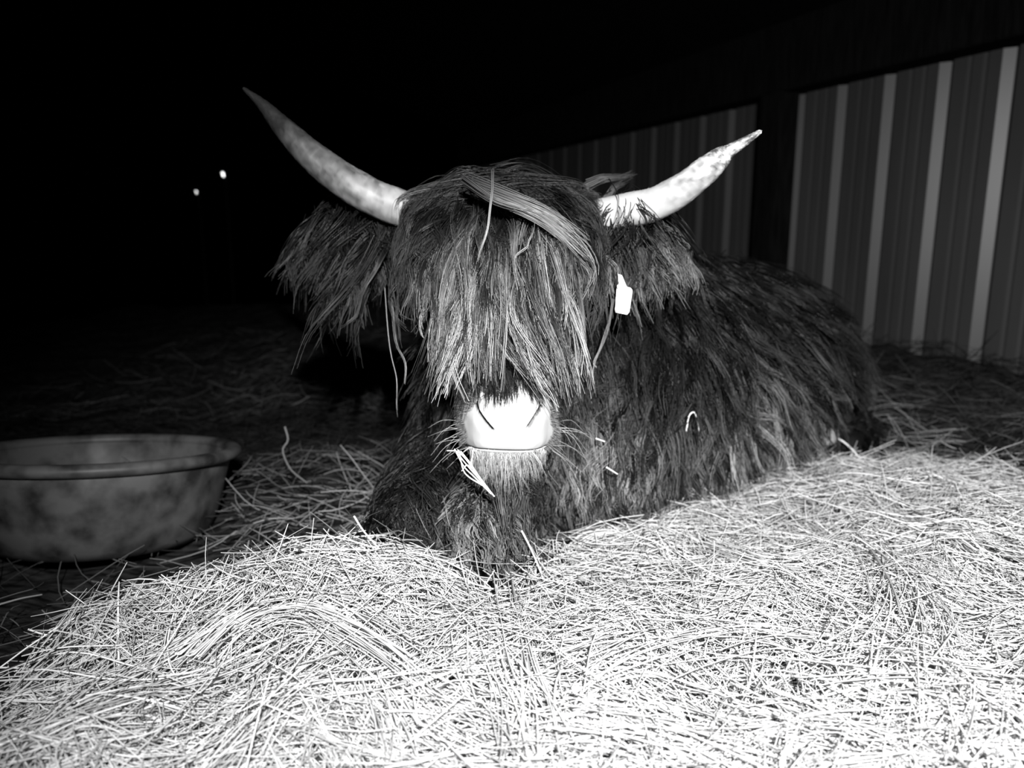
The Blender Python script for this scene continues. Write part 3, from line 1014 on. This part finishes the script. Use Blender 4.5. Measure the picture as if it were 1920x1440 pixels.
# old trampled bedding everywhere else
n = 33000
yy = .5 + 5.0 * rng.random(n) ** 1.2
xx = -2.2 + 5.0 * rng.random(n)
wl = (np.stack([xx, yy], 1) - W0[:2]) @ WN[:2]
ok = (pile_edge(xx, yy) < .02) & (wl > .12)
xx, yy = xx[ok], yy[ok]
dn = np.clip(1.1 - np.hypot(xx - .3, yy - 1.9) / 3.0, .15, 1)
dn = np.where((xx < -.65) & (yy < 1.75), dn * .35, dn)
ok = rng.random(len(xx)) < dn
xx, yy = xx[ok], yy[ok]
P_, r_, t_ = straws(len(xx), xx, yy, .05, .22, .0014, .055, .28, .0, 1.0, 1.2)
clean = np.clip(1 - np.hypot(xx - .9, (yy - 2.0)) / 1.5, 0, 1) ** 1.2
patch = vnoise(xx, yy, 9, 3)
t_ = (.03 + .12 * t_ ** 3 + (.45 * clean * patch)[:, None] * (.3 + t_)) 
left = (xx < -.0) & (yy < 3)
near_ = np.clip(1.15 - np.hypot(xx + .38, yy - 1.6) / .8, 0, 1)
t_ = np.where(left[:, None], .012 + near_[:, None] * (t_ * .5 + .60 * rng.random(len(xx))[:, None] ** 1.5), t_)  # light falloff toward the far left put into the straw tone
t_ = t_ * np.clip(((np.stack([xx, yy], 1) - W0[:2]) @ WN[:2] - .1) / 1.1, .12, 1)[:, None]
kp = clear_of_cow(P_)
v, f = tubes(P_[kp], r_[kp], 3)
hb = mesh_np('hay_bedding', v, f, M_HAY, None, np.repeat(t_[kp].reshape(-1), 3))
tag(hb, 'dull trampled old hay strewn over the barn floor behind and beside the cow', 'bedding', kind='stuff')


def fur(px, py, off=.045):
    o_ = Vector((0, 0, CAMZ))
    d_ = (Vector(at(px, py, 1.5)) - o_).normalized()
    h_ = bvh.ray_cast(o_, d_)[0]
    return np.array(h_ - d_ * off)


# ------------------------------------------------------------------ single stalks one can point to
def stalk(pts, r0, label, tone_=.8, group='single hay stalks', name='hay_stalk'):
    P1 = catmull(np.array(pts, float)[None], 14 if len(pts) > 2 else 6)
    K = P1.shape[1]
    V1, F1 = tubes(P1, np.full((1, K), r0) * np.linspace(1, .75, K)[None], 6)
    o = mesh_np(name, V1, F1, M_HAY, None, np.full(len(V1), tone_))
    return tag(o, label, 'hay stalk', group)


stalk([at(978, 995, 1.36), at(995, 1028, 1.35), at(1012, 1068, 1.34), at(1035, 1130, 1.28)], .0019, 'hay stalk standing up from the pile in front of the folded foreleg')
stalk([at(664, 968, 1.22), at(682, 996, 1.23), at(712, 1030, 1.25)], .0018, 'hay stalk jutting from the pile crest toward the tub side of the foreleg')
stalk([fur(1287, 808, .12), fur(1292, 780, .12), fur(1301, 773, .12), fur(1306, 785, .12), fur(1311, 808, .12)], .0021, 'sharply bent hay stalk caught on the cow shoulder fur')
stalk([fur(1117, 822, .11), fur(1134, 828, .11)], .0018, 'short hay bit on the chest fur just beside the muzzle')
stalk([fur(1137, 876, .09), fur(1158, 889, .09)], .0018, 'short slanting hay bit low on the chest fur')
stalk([at(1552, 815, 2.24), at(1578, 826, 2.23), at(1600, 845, 2.22), at(1620, 870, 2.2)], .003, 'pale hay stalk leaning on the pale hind hoof')
stalk([at(1388, 920, 1.93), at(1391, 905, 1.93), at(1393, 888, 1.93)], .0024, 'upright hay stub standing against the belly fringe')
stalk([at(1519, 900, 2.05), at(1522, 878, 2.06), at(1524, 852, 2.07)], .0026, 'upright hay stub on the pile beside the hind hoof')
stalk([at(1740, 890, 1.95), at(1790, 880, 2.0), at(1838, 862, 2.05)], .003, 'long thick hay stalk lying on the dull bedding near the ribbed wall')
stalk([at(534, 800, 2.05), at(540, 825, 2.04), at(530, 845, 2.03), at(545, 880, 2.0), at(575, 905, 1.97)], .003, 'crooked grey hay stalk standing between the tub and the cow', .16)
stalk([at(0, 1133, 1.3), at(40, 1122, 1.35), at(78, 1115, 1.4)], .0018, 'lone hay stalk lying on dark floor in front of the tub', .5)
stalk([at(-20, 1252, 1.0), at(20, 1252, 1.0), at(62, 1255, 1.0)], .0014, 'hay stalk sticking out sideways from the low end of the pile')
stalk([at(53, 1180, 1.1), at(90, 1191, 1.1), at(150, 1196, 1.1)], .0016, 'hay stalk jutting from the pile shoulder over dark floor')

cps = np.array([[at(1075 + d, 1025 + d * .3, 1.52), at(1105 + d, 1003 + d * .5, 1.53), at(1150, 998 + d * .5, 1.54), at(1190 + d * .6, 1016 + d * .8, 1.55)] for d in rng.uniform(-10, 14, 14)])
P1 = catmull(cps, 10)
V1, F1 = tubes(P1, np.full(P1.shape[:2], .0010), 5)
tag(mesh_np('hay_wisp', V1, F1, M_HAY, None, np.full(len(V1), .45)), 'curved pale wisp of hay lying against the folded foreleg at the pile edge', 'hay')

# sprig of hay held at the mouth
sp = [[(852, 842), (872, 868), (894, 893), (927, 931)], [(858, 843), (876, 864), (897, 892), (925, 929)], [(855, 848), (870, 875), (888, 893), (921, 926)],
      [(864, 846), (880, 866), (892, 884), (918, 922)], [(838, 845), (858, 847), (876, 864), (893, 889)], [(888, 842), (885, 858), (884, 870), (893, 890)], [(866, 883), (871, 876), (876, 872), (884, 878)], [(862, 850), (868, 880), (880, 895), (905, 910)]]
P1 = catmull(np.array([[at(x, y, 1.305 + .003 * rng.normal()) for x, y in s] for s in sp]), 12)
V1, F1 = tubes(P1, np.full(P1.shape[:2], .0011) * np.linspace(.8, 1.2, 12)[None], 6)
tag(mesh_np('hay_sprig', V1, F1, M_HAY, None, np.full(len(V1), .85)), 'branched sprig of hay hanging from the corner of the cow mouth', 'hay')

# ------------------------------------------------------------------ far lamps in the dark yard
for (px, py), lab, sz in (((418, 327), 'larger and higher of the two tiny lights in the dark', (.010, .024)), ((368, 360), 'smaller and lower of the two tiny lights in the dark', (.005, .016))):
    p = at(px, py, 9.0)
    o = bpy.data.objects.new('yard_lamp', None)
    o.location = (p[0], p[1], 0)
    C.objects.link(o)
    tag(o, lab, 'lamp', 'lights far off in the dark')
    bpy.context.view_layer.update()
    bm = bmesh.new()
    loft_bm(bm, [p + (-.004, 0, sz[1] * .7), p + (.002, 0, 0), p + (.004, 0, -sz[1] * .7)], [sz[0], sz[0] * .8, sz[0] * .9], up=(0, 1, 0), seg=12)
    bm_obj('bulb', bm, M_GLOW, o)
    bm = bmesh.new()
    bmesh.ops.create_cone(bm, cap_ends=True, segments=16, radius1=.05, radius2=.015, depth=.04)
    bmesh.ops.translate(bm, verts=bm.verts, vec=Vector(p) + Vector((0, 0, sz[1] + .035)))
    bm_obj('hood', bm, M_BLACK, o)
    bm = bmesh.new()
    loft_bm(bm, [(p[0], p[1] + .07, -.1), (p[0], p[1] + .07, 1), (p[0], p[1] + .07, p[2] + .05), (p[0], p[1] + .02, p[2] + sz[1] + .04)], [.02] * 4, up=(1, 0, 0), seg=10)
    bm_obj('pole', bm, M_BLACK, o)
